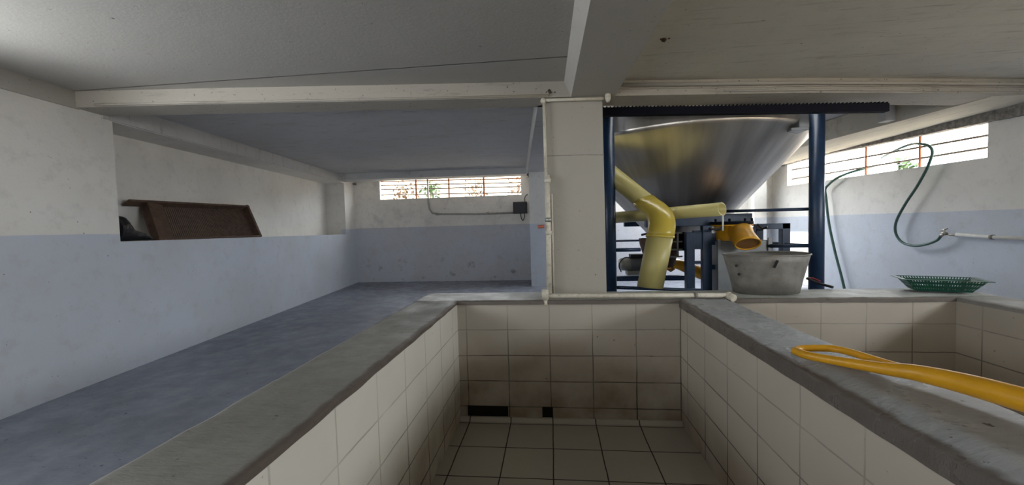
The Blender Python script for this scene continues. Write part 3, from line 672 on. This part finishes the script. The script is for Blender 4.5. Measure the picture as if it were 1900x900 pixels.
# conduit and cable along the beams
cpts = [(x, y-.03) for x, y in fr]
m = MB(); m.tube([(-3.95, 3.12, ZB+.012)]+[(x, y-.014, ZB+.012) for x, y in fr[1:3]]+[(.0, 3.60, ZB+.012)], .010, 8)
tag(m.build('cable', M['beam']), 'thin painted cable along the lower edge of the left ceiling beam', 'cable')
m = MB(); m.tube([(.66, 3.66, 2.955)]+[(x, y-.03, 2.95) for x, y in fr[4:6]]+[(5.0, 4.42, 2.95)], .016, 10)
tag(m.build('conduit', M['beam']), 'upper painted conduit pipe along the ceiling beam over the hopper', 'pipe')
m = MB(); m.tube([(1.6, 3.81, 2.893)]+[(x, y-.012, 2.893) for x, y in fr[4:6]]+[(5.0, 4.43, 2.893)], .010, 8)
tag(m.build('cable', M['beam']), 'thin lower painted cable along the ceiling beam over the hopper', 'cable')
for (x, y, s_, lb) in ((120, 188, 1.5, 'dark cobweb clump where the left wall beam meets the front beam'), (672, 182, 1.0, 'brown mud nest on the left ceiling beam'), (1232, 72, .9, 'dark insect nest on the ceiling right of the deep beam'), (1020, 170, .8, 'dark cobweb clump above the pillar top')):
    p = px(x, y, 'z', ZB+.05) if y > 160 else px(x, y, 'z', ZC-.008)
    if x == 120: p = px(x, y, 'y', 3.08)
    if x == 672: p = px(x, y, 'y', 3.52)
    if x == 1020: p = px(x, y, 'y', 3.62)
    m = MB(); m.sphere((0, 0, 0), .02*s_, 14, (1.0, .8, 1.2)); m.v = [tuple(V(q)*(1+.7*noise.noise(V(q)*70))+p) for q in m.v]
    for k in range(4): m.sphere(p+V((random.uniform(-.05, .05), 0, random.uniform(-.012, .012) if y > 160 else 0)), .006, 8)
    tag(m.build('insect_nest', M['mud']), lb, 'nest')

# ------------------------------------------------------------------ back wall: conduit and switch box
cw = thing('wall_conduit', (-2.2, 9.5, 1.9), 'grey conduit bending from the far window down to the black box', 'pipe')
yb = 9.50
pts = [px(793, 332, 'y', yb), px(794, 350, 'y', yb), px(795, 378, 'y', yb), px(797, 388, 'y', yb), px(802, 395, 'y', yb), px(812, 397, 'y', yb), px(880, 397, 'y', yb), px(955, 395, 'y', yb)]
m = MB(); m.tube(pts, .022, 12); m.build('tube', M['motor'], cw)
for x, y in ((905, 396), (812, 397)):
    p = px(x, y, 'y', yb); m = MB(); m.tube([p-V((.03, 0, 0)), p+V((.03, 0, 0))], .032, 12); m.build('coupling', M['motor'], cw)
bx = thing('switch_box', (-.75, 9.45, 2.0), 'small black electrical box on the far wall under the window end', 'box')
p = px(952, 375, 'y', 9.46); q = px(978, 396, 'y', 9.46); m = MB(); m.box(p.x, q.x, 9.40, 9.54, q.z, p.z); m.build('case', M['black'], bx, bevel=.01)
m = MB(); m.box(p.x+.02, q.x-.02, 9.385, 9.40, q.z+.02, p.z-.02); m.build('lid', M['black'], bx, bevel=.01)
m = MB(); m.tube(spline([px(966, 396, 'y', 9.45), px(967, 404, 'y', 9.45), px(970, 409, 'y', 9.45), px(973, 403, 'y', 9.45), px(973, 396, 'y', 9.45)], 6), .010, 8); m.build('cable', M['black'], bx)
m = MB(); m.tube(spline([px(974, 376, 'y', 9.45), px(974, 366, 'y', 9.45), px(979, 360, 'y', 9.45)], 6), .009, 8); m.build('cable', M['black'], bx)
m = MB(); p = px(656, 341, 'y', 9.5); m.box(p.x-.06, p.x+.06, 9.44, 9.54, p.z-.03, p.z+.01); tag(m.build('wall_bracket', M['rough'], bevel=.01), 'small grey bracket high in the far left corner of the back wall', 'bracket')

# ------------------------------------------------------------------ right wall: tap, pipe, hoses
xw = 4.96
wp = thing('wall_tap', (4.95, 5.4, 1.45), 'white wall pipe ending in a small metal tap on the right wall', 'tap')
m = MB(); m.tube([px(1775, 435, 'x', xw+.02), px(1840, 440, 'x', xw+.02), px(1960, 445, 'x', xw+.02)], .022, 14); m.build('pipe', M['pvc_white'], wp)
m = MB(); m.tube([px(1752, 434, 'x', xw), px(1778, 437, 'x', xw+.02)], .014, 12); m.tube([px(1748, 432, 'x', xw-.02), px(1756, 434, 'x', xw)], .024, 14)
m.tube([px(1751, 434, 'x', xw-.02), px(1746, 438, 'x', xw-.03)], .018, 12); m.build('tap_body', M['brass'], wp)
m = MB(); m.tube([px(1752, 433, 'x', xw-.01), px(1753, 426, 'x', xw-.01)], .008, 8); m.tube([px(1745, 428, 'x', xw-.01), px(1758, 424, 'x', xw-.01)], .009, 8); m.build('tap_handle', M['brass'], wp)
m = MB(); m.tube([px(1838, 440, 'x', xw+.02), px(1844, 440, 'x', xw+.02)], .028, 14); m.build('clip', M['tin'], wp)
h1 = [(1746, 438), (1738, 446), (1720, 453), (1700, 456), (1681, 453), (1668, 444), (1661, 428), (1664, 408), (1680, 378), (1700, 348), (1717, 318), (1727, 295), (1730, 280), (1722, 270), (1707, 267)]
hp_ = [px(x, y, 'x', xw-.02) for x, y in h1]+[px(1690, 268, 'x', 5.06), px(1668, 276, 'x', 5.10), px(1644, 288, 'x', 5.22), px(1636, 293, 'x', 5.30)]
m = MB(); m.tube(spline(hp_, 6), .017, 12); tag(m.build('garden_hose', M['hose']), 'dark green hose looping from the tap up over the window rail', 'hose')
h2 = [(1567, 537), (1560, 508), (1550, 470), (1541, 430), (1536, 400), (1533, 370), (1531, 352), (1537, 343), (1552, 331)]
hp_ = [px(x, y, 'x', xw-.03) for x, y in h2]+[px(1575, 321, 'x', 5.06), px(1600, 314, 'x', 5.16), px(1622, 308, 'x', 5.3)]
hp_ = [px(1569, 545, 'x', xw-.03)]+hp_
m = MB(); m.tube(spline(hp_, 6), .020, 12); tag(m.build('garden_hose', M['hose']), 'dark hose hanging straight down the wall beside the right navy post', 'hose')

# ------------------------------------------------------------------ outside: bank and bushes beyond the openings
m = MB(); m.box(-9, 9, 9.77, 26, 1.7, 2.1); m.hexa([(-9,10.6,2.1),(9,10.6,2.1),(9,26,2.1),(-9,26,2.1)], [(-9,11.4,2.6),(9,11.4,2.6),(9,26,6.0),(-9,26,6.0)])
struct(m.build('outside_bank', M['soil']))
m = MB(); m.box(5.6, 22, -8, 9.8, 1.7, 1.9); m.build('outside_ground', M['soil'])
struct(bpy.data.objects['outside_ground'])
def bush(c, r, n, mat, label, leaf=.06, flat=1., stem=.1):
    m = MB(); c = V(c)
    for _ in range(n):
        d_ = V((random.gauss(0, 1), random.gauss(0, 1), random.gauss(0, 1))).normalized()*r*random.random()**.5; d_.z *= flat
        p = c+d_; a = V((random.gauss(0,1), random.gauss(0,1), random.gauss(0,1))).normalized(); b = a.orthogonal().normalized(); s_ = leaf*random.uniform(.6, 1.3)
        m.add([p-a*s_, p+b*s_*.45, p+a*s_, p-b*s_*.45], [(0,1,2,3)])
    t = thing('bush', (c.x, c.y, c.z-r*flat-stem), label, 'bush')
    m.build('foliage', mat, t, fix=False)
    s = MB(); s.tube([(c.x, c.y, c.z-r*flat-stem), (c.x, c.y, c.z)], .02, 6); s.build('stem', M['bar_grey'], t)
bush((-3.25, 10.5, 2.75), .30, 160, M['leaf'], 'green leafy bush outside the far window by the conduit')
bush((-4.1, 10.9, 2.7), .42, 140, M['leaf2'], 'dry brownish bush outside the left end of the far window')
bush((-2.1, 11.1, 2.8), .40, 130, M['leaf2'], 'dry brownish bush outside the middle of the far window')
bush((-.9, 11.0, 2.75), .38, 90, M['leaf2'], 'sparse dry bush outside the right end of the far window')
bush((6.3, 7.7, 2.62), .16, 60, M['leaf'], 'small bright green bush outside the right window', .07, stem=.56)
